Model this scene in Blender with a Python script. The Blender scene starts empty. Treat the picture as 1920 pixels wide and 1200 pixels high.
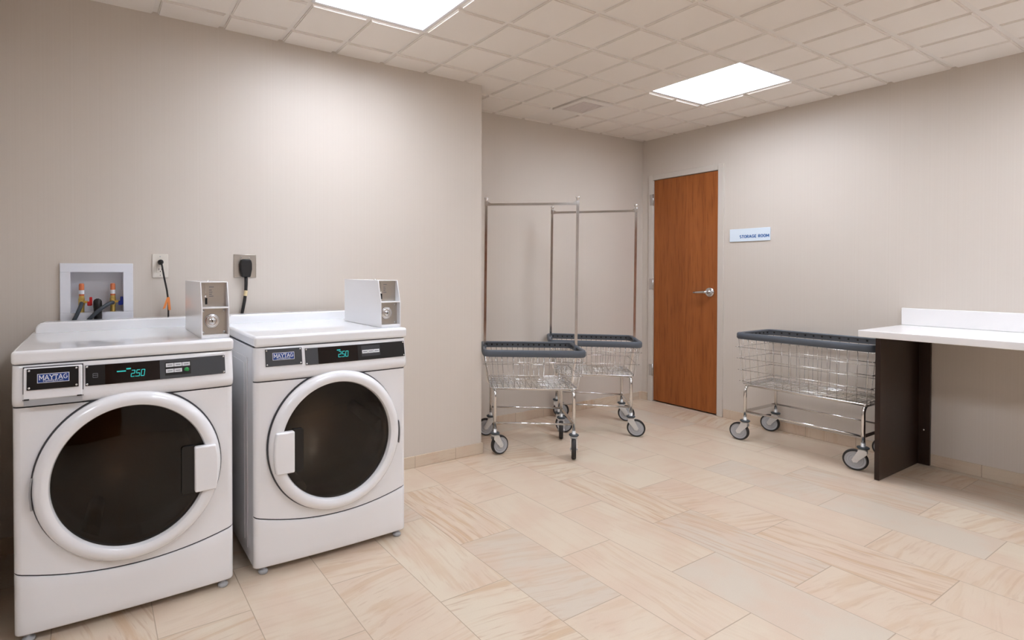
import bpy, bmesh, math, random
from mathutils import Vector, Matrix
random.seed(7)
PI = math.pi
S = bpy.context.scene
COL = S.collection

# ------------------------------------------------------------------ camera
H = 2.452
cam_d = bpy.data.cameras.new('camera')
cam = bpy.data.objects.new('camera', cam_d)
COL.objects.link(cam)
cam_d.sensor_width = 36.0
cam_d.lens = 1016.93 / 1920 * 36.0
cam_d.shift_x = (960 - 770.55) / 1920
cam_d.shift_y = -(600 - 521.5) / 1920
cam_d.clip_start = 0.02
cam.location = (-4.5126, -3.3354, 1.2110)
cam.rotation_euler = (PI/2 - 0.01219, 0, -0.53115)
S.camera = cam

# ------------------------------------------------------------------ world, exposure, lights of the room
w = bpy.data.worlds.new('world'); S.world = w; w.use_nodes = True
w.node_tree.nodes['Background'].inputs[0].default_value = (0.8, 0.75, 0.7, 1)
w.node_tree.nodes['Background'].inputs[1].default_value = 0.0
S.view_settings.view_transform = 'Standard'
S.view_settings.look = 'None'
S.view_settings.gamma = 1
S.view_settings.use_curve_mapping = False
S.view_settings.exposure = 0.10
LAMP = 16.2           # radiance of the ceiling light diffusers (built further down)
LAMP_W = 1.2          # watts of the tube lamps in each ceiling light
LAMP_SPREAD = 150     # degrees: the prismatic lens keeps light off the ceiling
LAMP_COL = (0.905, 0.985, 1.125)

# ------------------------------------------------------------------ material helpers
def srgb(r, g, b):
    f = lambda c: (c/255/12.92) if c/255 <= .04045 else ((c/255+.055)/1.055)**2.4
    return (f(r), f(g), f(b), 1)

def mat(name, col, rough=.5, metal=0.0, spec=.5, emis=None, coat=0.0, bump=None, vary=0.0):
    m = bpy.data.materials.new(name); m.use_nodes = True
    nt = m.node_tree; b = nt.nodes['Principled BSDF']
    b.inputs['Base Color'].default_value = col
    b.inputs['Roughness'].default_value = rough
    b.inputs['Metallic'].default_value = metal
    b.inputs['Specular IOR Level'].default_value = spec
    b.inputs['Coat Weight'].default_value = coat
    if emis:
        b.inputs['Emission Color'].default_value = emis[0]
        b.inputs['Emission Strength'].default_value = emis[1]
    if bump or vary:
        tc = nt.nodes.new('ShaderNodeTexCoord')
        n = nt.nodes.new('ShaderNodeTexNoise'); n.inputs['Scale'].default_value = bump[0] if bump else 20
        n.inputs['Detail'].default_value = 4
        nt.links.new(tc.outputs['Object'], n.inputs['Vector'])
        if bump:
            bp = nt.nodes.new('ShaderNodeBump'); bp.inputs['Strength'].default_value = bump[1]
            bp.inputs['Distance'].default_value = .002
            nt.links.new(n.outputs['Fac'], bp.inputs['Height']); nt.links.new(bp.outputs['Normal'], b.inputs['Normal'])
        if vary:
            mr = nt.nodes.new('ShaderNodeMapRange')
            mr.inputs['To Min'].default_value = max(0, rough - vary); mr.inputs['To Max'].default_value = rough + vary
            nt.links.new(n.outputs['Fac'], mr.inputs['Value']); nt.links.new(mr.outputs['Result'], b.inputs['Roughness'])
    return m

class NT:
    def __init__(s, nt): s.nt = nt
    def n(s, t, **k):
        o = s.nt.nodes.new(t)
        for a, v in k.items(): setattr(o, a, v)
        return o
    def l(s, a, b): s.nt.links.new(a, b)
    def m(s, op, a, b=None, c=None):
        o = s.n('ShaderNodeMath', operation=op)
        for i, v in enumerate((a, b, c)):
            if v is None: continue
            if isinstance(v, (int, float)): o.inputs[i].default_value = v
            else: s.l(v, o.inputs[i])
        return o.outputs[0]
    def mix(s, f, a, b, mode='MIX'):
        o = s.n('ShaderNodeMix', data_type='RGBA', blend_type=mode)
        for sock, v in ((o.inputs[0], f), (o.inputs[6], a), (o.inputs[7], b)):
            if isinstance(v, (int, float)): sock.default_value = v
            elif isinstance(v, tuple): sock.default_value = v
            else: s.l(v, sock)
        return o.outputs[2]
    def xyz(s, x, y, z):
        o = s.n('ShaderNodeCombineXYZ')
        for i, v in enumerate((x, y, z)):
            if isinstance(v, (int, float)): o.inputs[i].default_value = v
            else: s.l(v, o.inputs[i])
        return o.outputs[0]

def tile_mat(name, u_src, v_src, u0, v0, ulen, vlen, stagger, rough, grout_w=.0016, tint=(1, 1, 1)):
    """sandstone-look porcelain tiles: every tile its own tint, vein strength and vein direction"""
    m = bpy.data.materials.new(name); m.use_nodes = True
    g = NT(m.node_tree); b = m.node_tree.nodes['Principled BSDF']
    geo = g.n('ShaderNodeNewGeometry'); sp = g.n('ShaderNodeSeparateXYZ'); g.l(geo.outputs['Position'], sp.inputs[0])
    src = {'x': sp.outputs[0], 'y': sp.outputs[1], 'z': sp.outputs[2]}
    U = g.m('DIVIDE', g.m('SUBTRACT', src[u_src], u0), ulen)
    V = g.m('DIVIDE', g.m('SUBTRACT', src[v_src], v0), vlen)
    row = g.m('FLOOR', V)
    off = g.m('MULTIPLY', g.m('FLOORED_MODULO', row, 2.0), .5 if stagger else 0.0)
    U = g.m('ADD', U, off)
    col = g.m('FLOOR', U)
    fu = g.m('SUBTRACT', U, col); fv = g.m('SUBTRACT', V, row)
    eu = g.m('MULTIPLY', g.m('MINIMUM', fu, g.m('SUBTRACT', 1.0, fu)), ulen)
    ev = g.m('MULTIPLY', g.m('MINIMUM', fv, g.m('SUBTRACT', 1.0, fv)), vlen)
    edge = g.m('MINIMUM', eu, ev)
    gm = g.n('ShaderNodeMapRange', interpolation_type='SMOOTHSTEP')
    g.l(edge, gm.inputs[0]); gm.inputs[1].default_value = grout_w*.6; gm.inputs[2].default_value = grout_w*1.4
    wn = g.n('ShaderNodeTexWhiteNoise', noise_dimensions='3D'); g.l(g.xyz(col, row, 3.7), wn.inputs['Vector'])
    rs = g.n('ShaderNodeSeparateColor'); g.l(wn.outputs['Color'], rs.inputs[0])
    r1, r2, r3 = rs.outputs[0], rs.outputs[1], rs.outputs[2]
    wn2 = g.n('ShaderNodeTexWhiteNoise', noise_dimensions='3D'); g.l(g.xyz(col, row, 9.1), wn2.inputs['Vector'])
    rs2 = g.n('ShaderNodeSeparateColor'); g.l(wn2.outputs['Color'], rs2.inputs[0])
    # local coords, turned by a per-tile angle and shifted
    lu = g.m('MULTIPLY', fu, ulen); lv = g.m('MULTIPLY', fv, vlen)
    vr = g.n('ShaderNodeVectorRotate', rotation_type='Z_AXIS')
    g.l(g.xyz(lu, lv, 0.0), vr.inputs['Vector'])
    pick = g.m('GREATER_THAN', rs2.outputs[0], .42)
    ang = g.m('ADD', g.m('MULTIPLY', pick, 1.5708), g.m('MULTIPLY', g.m('SUBTRACT', r2, .5), .5))
    g.l(ang, vr.inputs['Angle'])
    sh = g.n('ShaderNodeVectorMath', operation='ADD'); g.l(vr.outputs[0], sh.inputs[0])
    g.l(g.xyz(g.m('MULTIPLY', r1, 31.0), g.m('MULTIPLY', r3, 57.0), g.m('MULTIPLY', rs2.outputs[1], 23.0)), sh.inputs[1])
    # layered sandstone bands
    st = g.n('ShaderNodeVectorMath', operation='MULTIPLY'); g.l(sh.outputs[0], st.inputs[0]); st.inputs[1].default_value = (.55, 11.0, 1.0)
    warp = g.n('ShaderNodeTexNoise'); g.l(sh.outputs[0], warp.inputs['Vector']); warp.inputs['Scale'].default_value = 2.2; warp.inputs['Detail'].default_value = 1.5
    wv = g.n('ShaderNodeVectorMath', operation='ADD'); g.l(st.outputs[0], wv.inputs[0])
    wsc = g.n('ShaderNodeVectorMath', operation='SCALE'); g.l(warp.outputs['Color'], wsc.inputs[0]); wsc.inputs['Scale'].default_value = .9
    g.l(wsc.outputs[0], wv.inputs[1])
    n1 = g.n('ShaderNodeTexNoise'); g.l(wv.outputs[0], n1.inputs['Vector']); n1.inputs['Scale'].default_value = 2.6; n1.inputs['Detail'].default_value = 3.5; n1.inputs['Roughness'].default_value = .55
    n2 = g.n('ShaderNodeTexNoise'); g.l(wv.outputs[0], n2.inputs['Vector']); n2.inputs['Scale'].default_value = 6.5; n2.inputs['Detail'].default_value = 2.0
    cl = g.n('ShaderNodeTexNoise'); g.l(sh.outputs[0], cl.inputs['Vector']); cl.inputs['Scale'].default_value = 4.5; cl.inputs['Detail'].default_value = 3
    fine = g.n('ShaderNodeTexNoise'); g.l(geo.outputs['Position'], fine.inputs['Vector']); fine.inputs['Scale'].default_value = 240; fine.inputs['Detail'].default_value = 2
    band = g.n('ShaderNodeMapRange', interpolation_type='SMOOTHSTEP'); g.l(n1.outputs['Fac'], band.inputs[0]); band.inputs[1].default_value = .48; band.inputs[2].default_value = .66
    thin = g.n('ShaderNodeMapRange', interpolation_type='SMOOTHSTEP'); g.l(n2.outputs['Fac'], thin.inputs[0]); thin.inputs[1].default_value = .55; thin.inputs[2].default_value = .68
    T = lambda c: tuple(c[i]*tint[i] if i < 3 else 1 for i in range(4))
    base = g.mix(r1, T(srgb(223, 209, 190)), T(srgb(221, 202, 183)))
    base = g.mix(g.m('MULTIPLY', g.m('GREATER_THAN', r3, .82), .7), base, T(srgb(211, 200, 187)))
    pink = g.n('ShaderNodeMapRange', interpolation_type='SMOOTHSTEP'); g.l(cl.outputs['Fac'], pink.inputs[0]); pink.inputs[1].default_value = .42; pink.inputs[2].default_value = .66
    base = g.mix(g.m('MULTIPLY', pink.outputs[0], .6), base, T(srgb(217, 193, 174)))
    vs = g.m('MULTIPLY', g.m('POWER', rs2.outputs[2], 1.4), .85)
    base = g.mix(g.m('MULTIPLY', band.outputs[0], vs), base, T(srgb(206, 175, 143)))
    base = g.mix(g.m('MULTIPLY', thin.outputs[0], g.m('MULTIPLY', vs, .75)), base, T(srgb(196, 166, 141)))
    br = g.m('ADD', .955, g.m('MULTIPLY', fine.outputs['Fac'], .09))
    base = g.mix(1.0, base, g.xyz(br, br, br), 'MULTIPLY')
    fin = g.mix(gm.outputs[0], T(srgb(184, 164, 143)), base)
    g.l(fin, b.inputs['Base Color'])
    b.inputs['Roughness'].default_value = rough
    b.inputs['Specular IOR Level'].default_value = .4
    bp = g.n('ShaderNodeBump'); bp.inputs['Strength'].default_value = .35; bp.inputs['Distance'].default_value = .001
    g.l(gm.outputs[0], bp.inputs['Height']); g.l(bp.outputs[0], b.inputs['Normal'])
    return m

def wall_mat(name):
    """vinyl wall covering: warm greige with a faint vertical pinstripe"""
    m = bpy.data.materials.new(name); m.use_nodes = True
    g = NT(m.node_tree); b = m.node_tree.nodes['Principled BSDF']
    geo = g.n('ShaderNodeNewGeometry'); sp = g.n('ShaderNodeSeparateXYZ'); g.l(geo.outputs['Position'], sp.inputs[0])
    h = g.m('ADD', sp.outputs[0], sp.outputs[1])
    n = g.n('ShaderNodeTexNoise', noise_dimensions='1D'); g.l(h, n.inputs['W']); n.inputs['Scale'].default_value = 130; n.inputs['Detail'].default_value = 3
    f = g.n('ShaderNodeTexNoise'); g.l(geo.outputs['Position'], f.inputs['Vector']); f.inputs['Scale'].default_value = 160
    c = g.mix(n.outputs['Fac'], srgb(212, 201, 189), srgb(217, 207, 196))
    g.l(c, b.inputs['Base Color'])
    b.inputs['Roughness'].default_value = .52; b.inputs['Specular IOR Level'].default_value = .35
    bp = g.n('ShaderNodeBump'); bp.inputs['Strength'].default_value = .06; bp.inputs['Distance'].default_value = .001
    g.l(f.outputs['Fac'], bp.inputs['Height']); g.l(bp.outputs[0], b.inputs['Normal'])
    return m

def wood_mat(name, c1, c2, c3, axis, rough=.35, scale=1.0):
    m = bpy.data.materials.new(name); m.use_nodes = True
    g = NT(m.node_tree); b = m.node_tree.nodes['Principled BSDF']
    tc = g.n('ShaderNodeTexCoord')
    st = g.n('ShaderNodeVectorMath', operation='MULTIPLY'); g.l(tc.outputs['Object'], st.inputs[0])
    v = [scale, scale, scale]; v[axis] = .06*scale; st.inputs[1].default_value = v
    n1 = g.n('ShaderNodeTexNoise'); g.l(st.outputs[0], n1.inputs['Vector']); n1.inputs['Scale'].default_value = 14; n1.inputs['Detail'].default_value = 4; n1.inputs['Distortion'].default_value = .6
    n2 = g.n('ShaderNodeTexNoise'); g.l(st.outputs[0], n2.inputs['Vector']); n2.inputs['Scale'].default_value = 85; n2.inputs['Detail'].default_value = 3
    k1 = g.n('ShaderNodeMapRange'); g.l(n1.outputs['Fac'], k1.inputs[0]); k1.inputs[1].default_value = .3; k1.inputs[2].default_value = .7
    k2 = g.n('ShaderNodeMapRange'); g.l(n2.outputs['Fac'], k2.inputs[0]); k2.inputs[1].default_value = .5; k2.inputs[2].default_value = .72
    c = g.mix(k1.outputs[0], c1, c2)
    c = g.mix(g.m('MULTIPLY', k2.outputs[0], .6), c, c3)
    g.l(c, b.inputs['Base Color']); b.inputs['Roughness'].default_value = rough
    b.inputs['Specular IOR Level'].default_value = .4
    return m

def glass_mat(name, tint, rough=.02):
    """tinted glass pane: mirror reflection by fresnel over a see-through dark tint"""
    m = bpy.data.materials.new(name); m.use_nodes = True
    g = NT(m.node_tree); nt = m.node_tree
    nt.nodes.remove(nt.nodes['Principled BSDF']); out = nt.nodes['Material Output']
    tr = g.n('ShaderNodeBsdfTransparent'); tr.inputs[0].default_value = tint
    gl = g.n('ShaderNodeBsdfGlossy'); gl.inputs['Roughness'].default_value = rough; gl.inputs['Color'].default_value = (.9, .88, .86, 1)
    fr = g.n('ShaderNodeFresnel'); fr.inputs[0].default_value = 1.45
    mx = g.n('ShaderNodeMixShader'); g.l(fr.outputs[0], mx.inputs[0]); g.l(tr.outputs[0], mx.inputs[1]); g.l(gl.outputs[0], mx.inputs[2])
    g.l(mx.outputs[0], out.inputs[0])
    return m

M = {}
M['wall'] = wall_mat('wall_vinyl')
M['floor'] = tile_mat('floor_tiles', 'y', 'x', -2.30, -2.81, .6096, .3048, True, .34, tint=(.935, .91, .865))
M['bb_x'] = tile_mat('baseboard_tiles_x', 'x', 'z', -2.802, -.23, .3048, .3048, False, .4, tint=(.935, .91, .865))
M['bb_y'] = tile_mat('baseboard_tiles_y', 'y', 'z', -2.297, -.23, .3048, .3048, False, .4, tint=(.935, .91, .865))
M['ceil'] = mat('ceiling_panel', srgb(240, 232, 223), .9, bump=(260, .12))
M['grid'] = mat('ceiling_grid_paint', srgb(236, 229, 221), .6)
M['white'] = mat('white_enamel', srgb(246, 245, 246), .16, coat=.3, bump=(300, .01))
M['white_top'] = mat('white_enamel_lid', srgb(248, 248, 249), .10, coat=.4)
M['trim'] = mat('door_frame_paint', srgb(212, 203, 192), .45)
M['fixture'] = mat('fixture_white', srgb(238, 238, 240), .4)
M['lens'] = mat('light_diffuser', (1, 1, 1, 1), .6, emis=((*LAMP_COL, 1), LAMP))
M['chrome'] = mat('chrome', (.74, .73, .72, 1), .12, 1.0, vary=.04)
M['wire'] = mat('chrome_wire', (.70, .69, .67, 1), .2, 1.0)
M['steel'] = mat('brushed_steel', (.52, .48, .43, 1), .34, 1.0, vary=.08, bump=(400, .05))
M['nickel'] = mat('satin_nickel', (.66, .66, .66, 1), .26, 1.0)
M['darkgrey'] = mat('charcoal_panel', srgb(66, 67, 70), .4)
M['black'] = mat('black_plastic', srgb(16, 14, 13), .35)
M['screen'] = mat('display_window', srgb(20, 10, 8), .15)
M['teal'] = mat('display_digits', srgb(20, 150, 145), .5, emis=((.03, .48, .45, 1), .55))
M['key'] = mat('label_keys', srgb(225, 226, 228), .5)
M['keytxt'] = mat('key_print', srgb(120, 122, 128), .6)
M['green'] = mat('green_button', srgb(40, 150, 75), .4)
M['blue'] = mat('badge_blue', srgb(25, 62, 135), .35)
M['badgew'] = mat('badge_white', srgb(235, 236, 240), .4)
M['gasket'] = mat('gasket_shadow', srgb(58, 58, 62), .5)
M['glass1'] = glass_mat('door_glass_brown', (.26, .20, .15, 1))
M['glass2'] = glass_mat('door_glass_grey', (.42, .38, .33, 1))
M['drum'] = mat('drum_steel', (.42, .38, .34, 1), .35, .85)
M['rim'] = mat('cart_bumper_grey', srgb(84, 90, 98), .5, bump=(150, .05))
M['rubber'] = mat('black_rubber', srgb(40, 36, 34), .6)
M['hub'] = mat('wheel_hub_grey', srgb(178, 178, 180), .45)
M['disc'] = mat('thread_guard', srgb(66, 72, 76), .5)
M['zinc'] = mat('fork_zinc', (.74, .73, .71, 1), .36, .45)
M['door'] = wood_mat('door_veneer', srgb(170, 99, 48), srgb(150, 83, 36), srgb(119, 62, 25), 2, .38)
M['brown'] = wood_mat('espresso_laminate', srgb(46, 27, 17), srgb(38, 21, 13), srgb(30, 17, 10), 2, .35)
M['quartz'] = mat('counter_white', srgb(246, 243, 241), .2, bump=(500, .01))
M['box'] = mat('box_white_plastic', srgb(235, 236, 242), .35)
M['brass'] = mat('brass', (.72, .52, .16, 1), .3, .85)
M['copper'] = mat('orange_sleeve', srgb(215, 120, 75), .4)
M['red'] = mat('red_handle', srgb(205, 22, 25), .35)
M['bluev'] = mat('blue_handle', srgb(25, 50, 165), .35)
M['hose'] = mat('grey_hose', srgb(60, 66, 73), .5)
M['cord'] = mat('black_cord', srgb(28, 24, 22), .5)
M['orange'] = mat('orange_tag', srgb(235, 140, 70), .5)
M['cream'] = mat('outlet_ivory', srgb(232, 224, 212), .35)
M['yellow'] = mat('yellow_band', srgb(225, 205, 160), .5)
M['sign'] = mat('sign_pale_blue', srgb(226, 238, 248), .25)
M['signtxt'] = mat('sign_blue_ink', srgb(58, 112, 178), .5)
M['grille'] = mat('vent_grille', srgb(226, 216, 210), .6)
M['dark'] = mat('dark_gap', srgb(18, 14, 12), .8)

# ------------------------------------------------------------------ mesh helpers
def B(): return bmesh.new()
def box(bm, x0, x1, y0, y1, z0, z1, mi=0):
    v = [bm.verts.new(p) for p in ((x0,y0,z0),(x1,y0,z0),(x1,y1,z0),(x0,y1,z0),(x0,y0,z1),(x1,y0,z1),(x1,y1,z1),(x0,y1,z1))]
    for q in ((3,2,1,0),(4,5,6,7),(0,1,5,4),(1,2,6,5),(2,3,7,6),(3,0,4,7)):
        f = bm.faces.new([v[i] for i in q]); f.material_index = mi
    return v
def tube(bm, pts, r, n=8, closed=False, mi=0, caps=True):
    pts = [Vector(p) for p in pts]; N = len(pts); rings = []
    ref = None
    for i, p in enumerate(pts):
        if closed: t = (pts[(i+1) % N] - pts[i-1]).normalized()
        else: t = (pts[min(i+1, N-1)] - pts[max(i-1, 0)]).normalized()
        if ref is None:
            ref = Vector((0,0,1)) if abs(t.z) < .9 else Vector((1,0,0))
        a = (ref - t*ref.dot(t)).normalized(); ref = a; b = t.cross(a)
        rr = r[i] if isinstance(r, (list, tuple)) else r
        rings.append([bm.verts.new(p + a*rr*math.cos(2*PI*k/n + PI/n) + b*rr*math.sin(2*PI*k/n + PI/n)) for k in range(n)])
    for i in range(N if closed else N-1):
        A, Bq = rings[i], rings[(i+1) % N]
        for k in range(n):
            f = bm.faces.new((A[k], A[(k+1) % n], Bq[(k+1) % n], Bq[k])); f.material_index = mi; f.smooth = True
    if caps and not closed:
        f = bm.faces.new(rings[0][::-1]); f.material_index = mi
        f = bm.faces.new(rings[-1]); f.material_index = mi
def lathe(bm, prof, c, axis='z', n=32, mi=0, a0=0, a1=2*PI, close_ends=False):
    """prof: list of (radius, distance along axis); mi may be a list per segment"""
    c = Vector(c); full = abs(a1-a0-2*PI) < 1e-6; cnt = n if full else n+1
    def P(r, h, a):
        u, v = r*math.cos(a), r*math.sin(a)
        return c + (Vector((u, v, h)) if axis == 'z' else Vector((u, h, v)) if axis == 'y' else Vector((h, u, v)))
    rows = []
    for r, h in prof:
        if r < 1e-6: rows.append([bm.verts.new(P(0, h, 0))])
        else: rows.append([bm.verts.new(P(r, h, a0 + (a1-a0)*k/n)) for k in range(cnt)])
    for i in range(len(rows)-1):
        A, Bq = rows[i], rows[i+1]; m = mi[i] if isinstance(mi, (list, tuple)) else mi
        for k in range(n):
            k2 = (k+1) % cnt
            if len(A) == 1 and len(Bq) == 1: continue
            if len(A) == 1: q = (A[0], Bq[k], Bq[k2])
            elif len(Bq) == 1: q = (A[k], A[k2], Bq[0])
            else: q = (A[k], A[k2], Bq[k2], Bq[k])
            f = bm.faces.new(q); f.material_index = m; f.smooth = True
    if close_ends and not full:
        for k in (0, cnt-1):
            vs = [r[k if len(r) > 1 else 0] for r in rows]
            if len(vs) > 2: bm.faces.new(vs)
def prism(bm, pts, d0, d1, axis='y', mi=0):
    def P(p, d): return (p[0], d, p[1]) if axis == 'y' else (d, p[0], p[1]) if axis == 'x' else (p[0], p[1], d)
    a = [bm.verts.new(P(p, d0)) for p in pts]; b = [bm.verts.new(P(p, d1)) for p in pts]; n = len(pts)
    bm.faces.new(a).material_index = mi; bm.faces.new(b[::-1]).material_index = mi
    for i in range(n):
        bm.faces.new((a[i], b[i], b[(i+1) % n], a[(i+1) % n])).material_index = mi
def rrect(x0, x1, z0, z1, r, n=5):
    out = []
    for cx, cz, a in ((x1-r, z1-r, 0), (x0+r, z1-r, PI/2), (x0+r, z0+r, PI), (x1-r, z0+r, 1.5*PI)):
        for k in range(n+1):
            t = a + PI/2*k/n; out.append((cx + r*math.cos(t), cz + r*math.sin(t)))
    return out
def arc_pts(c, r, a0, a1, n, plane='xz'):
    o = []
    for k in range(n+1):
        a = a0 + (a1-a0)*k/n; u, v = r*math.cos(a), r*math.sin(a)
        o.append((c[0]+u, c[1], c[2]+v) if plane == 'xz' else (c[0], c[1]+u, c[2]+v) if plane == 'yz' else (c[0]+u, c[1]+v, c[2]))
    return o
def obj(name, bm, ms, parent=None, bevel=0, seg=2, ang=35, smooth=None):
    bmesh.ops.recalc_face_normals(bm, faces=bm.faces)
    me = bpy.data.meshes.new(name); bm.to_mesh(me); bm.free()
    for m in (ms if isinstance(ms, (list, tuple)) else [ms]): me.materials.append(M[m])
    o = bpy.data.objects.new(name, me); COL.objects.link(o)
    if parent: o.parent = parent
    if bevel:
        md = o.modifiers.new('bevel', 'BEVEL'); md.width = bevel; md.segments = seg; md.limit_method = 'ANGLE'; md.angle_limit = math.radians(ang)
        md.harden_normals = False
    if smooth or bevel:
        for p in me.polygons: p.use_smooth = True
        me.set_sharp_from_angle(angle=math.radians(smooth or 40))
    return o
def thing(name, label, cat, loc=(0,0,0), rz=0, group=None):
    o = bpy.data.objects.new(name, None); COL.objects.link(o); o.empty_display_size = .1
    o.location = loc; o.rotation_euler = (0, 0, rz); o['label'] = label; o['category'] = cat
    if group: o['group'] = group
    return o
def tag(o, label, cat, group=None):
    o['label'] = label; o['category'] = cat
    if group: o['group'] = group
    return o
def struct(o, label=None, cat=None):
    o['kind'] = 'structure'
    if label: o['label'] = label
    if cat: o['category'] = cat
    return o

# lettering built from strokes: unit height 1, y up; each stroke a polyline of given thickness
def stroke(bm, a, b, t, fx, mi=0, d=.0006):
    a, b = Vector((a[0], a[1])), Vector((b[0], b[1])); v = (b-a)
    if v.length < 1e-9: return
    n = Vector((-v.y, v.x)).normalized()*t/2
    q = [a+n, a-n, b-n, b+n]
    f0 = [bm.verts.new(fx(p.x, p.y, 0)) for p in q]; f1 = [bm.verts.new(fx(p.x, p.y, d)) for p in q]
    bm.faces.new(f1).material_index = mi
    for i in range(4): bm.faces.new((f0[i], f0[(i+1) % 4], f1[(i+1) % 4], f1[i])).material_index = mi
def ring_pts(cx, cy, rx, ry, a0, a1, n=10):
    return [(cx + rx*math.cos(math.radians(a0+(a1-a0)*k/n)), cy + ry*math.sin(math.radians(a0+(a1-a0)*k/n))) for k in range(n+1)]
GL = {
 'S': (.6, [ring_pts(.3,.73,.24,.22,40,270) + ring_pts(.3,.27,.24,.22,90,-140)]),
 'T': (.6, [[(0,.93),(.6,.93)], [(.3,.93),(.3,0)]]),
 'O': (.72, [ring_pts(.36,.5,.3,.45,0,360,18)]),
 'R': (.62, [[(.07,0),(.07,.93),(.3,.93)] + ring_pts(.3,.71,.24,.22,90,-90) + [(.07,.49)], [(.3,.49),(.57,0)]]),
 'A': (.72, [[(.03,0),(.36,.98),(.69,0)], [(.15,.32),(.57,.32)]]),
 'G': (.72, [ring_pts(.38,.5,.31,.45,45,350,16) + [(.69,.47),(.42,.47)]]),
 'E': (.58, [[(.55,.93),(.07,.93),(.07,.07),(.55,.07)], [(.07,.5),(.48,.5)]]),
 'M': (.84, [[(.07,0),(.07,.97),(.42,.25),(.77,.97),(.77,0)]]),
 'Y': (.7, [[(.03,.97),(.35,.45),(.67,.97)], [(.35,.45),(.35,0)]]),
 'C': (.66, [ring_pts(.36,.5,.29,.45,50,310,14)]),
 'I': (.22, [[(.11,0),(.11,1)]]),
 'L': (.55, [[(.07,1),(.07,.07),(.52,.07)]]),
 'U': (.68, [[(.07,1),(.07,.32)] + ring_pts(.34,.32,.27,.26,180,360,8) + [(.61,1)]]),
 'N': (.7, [[(.07,0),(.07,1),(.63,0),(.63,1)]]),
 'D': (.68, [[(.07,.07),(.07,.93),(.3,.93)] + ring_pts(.3,.5,.31,.43,90,-90) + [(.07,.07)]]),
 ' ': (.35, []),
}
SERIF = {'M': [(.0,.2,0),(.64,.9,0),(-.03,.2,1),(.64,.87,1)], 'A': [(-.06,.17,0),(.54,.8,0)], 'Y': [(.2,.5,0),(-.08,.18,1),(.52,.78,1)],
         'T': [(.15,.45,0)], 'G': []}
def text(bm, s, x0, z0, h, fx, t=.16, gap=.12, mi=0, serif=False, sx=1.0):
    x = 0
    for ch in s:
        wd, st = GL[ch]
        for pl in st:
            for a, b in zip(pl, pl[1:]):
                stroke(bm, (x0+(x+a[0])*h*sx, z0+a[1]*h), (x0+(x+b[0])*h*sx, z0+b[1]*h), t*h, fx, mi)
        if serif:
            for a, b, e in SERIF.get(ch, []):
                zz = .05 if e == 0 else .94
                stroke(bm, (x0+(x+a)*h*sx, z0+zz*h), (x0+(x+b)*h*sx, z0+zz*h), .11*h, fx, mi)
            if ch == 'T':
                for q in (.03, .57): stroke(bm, (x0+(x+q)*h*sx, z0+.95*h), (x0+(x+q)*h*sx, z0+.72*h), .1*h, fx, mi)
        x += wd + gap
    return x*h*sx
def text_w(s, h, gap=.12, sx=1.0): return sum(GL[c][0]+gap for c in s)*h*sx - gap*h*sx
SEG = {'2': 'abged', '5': 'afgcd', '0': 'abcdef'}
def seg_digits(bm, s, x0, z0, h, fx, mi=0):
    x = x0; wd = .52*h; sl = .14
    for ch in s:
        if ch == '.':
            stroke(bm, (x-.14*h, z0+.02*h), (x-.02*h, z0+.02*h), .12*h, fx, mi); x += .04*h; continue
        P = {'a': ((0,1),(1,1)), 'b': ((1,1),(1,.5)), 'c': ((1,.5),(1,0)), 'd': ((0,0),(1,0)), 'e': ((0,.5),(0,0)), 'f': ((0,1),(0,.5)), 'g': ((0,.5),(1,.5))}
        for q in SEG[ch]:
            (ax, ay), (bx, by) = P[q]
            stroke(bm, (x+ax*wd*.92+ay*sl*h, z0+ay*h), (x+bx*wd*.92+by*sl*h, z0+by*h), .11*h, fx, mi)
        x += wd + .2*h

# ------------------------------------------------------------------ room shell
XL, YR = -6.1, -6.3           # side wall and wall behind the camera
YW, XE = -.464, -2.282        # washer wall plane and its free end
bm = B(); box(bm, -8.4, .1, YR-.1, .1, -.1, 0); struct(obj('floor', bm, 'floor'))
bm = B(); box(bm, XL-.1, XE, YW, .1, 0, H+.1); struct(obj('wall_left', bm, 'wall'))
bm = B(); box(bm, XE, 0, 0, .1, 0, H+.1); struct(obj('wall_back', bm, 'wall'))
D0, D1, DT = -.122, -.722, 2.056      # door leaf edges (y) and top
bm = B()
box(bm, 0, .1, D0+.03, .1, 0, H+.1); box(bm, 0, .1, YR-.1, D1-.03, 0, H+.1); box(bm, 0, .1, D1-.03, D0+.03, DT+.03, H+.1); box(bm, .1, .14, D1-.2, D0+.2, 0, DT+.2)
struct(obj('wall_right', bm, 'wall'))
bm = B(); box(bm, -5.0, -4.866, -1.45, YW, 0, H+.1); struct(obj('wall_partition', bm, 'wall'))   # short wall beside the washing machine
bm = B()     # side wall opens to an unlit corridor, added to darken the chrome reflections
box(bm, XL-.1, XL, YR-.1, -5.5, 0, H+.1); box(bm, XL-.1, XL, -2.7, YW, 0, H+.1); box(bm, XL-.1, XL, -5.5, -2.7, 2.15, H+.1)
struct(obj('wall_side', bm, 'wall'))
bm = B(); box(bm, -8.4, -8.3, -5.8, -2.4, 0, H+.1); box(bm, -8.3, XL-.1, -5.8, -5.7, 0, H+.1); box(bm, -8.3, XL-.1, -2.5, -2.4, 0, H+.1)
struct(obj('wall_added_corridor', bm, 'wall'))
bm = B(); box(bm, XL, 0, YR-.1, YR, 0, H+.1); struct(obj('wall_rear', bm, 'wall'))
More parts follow.
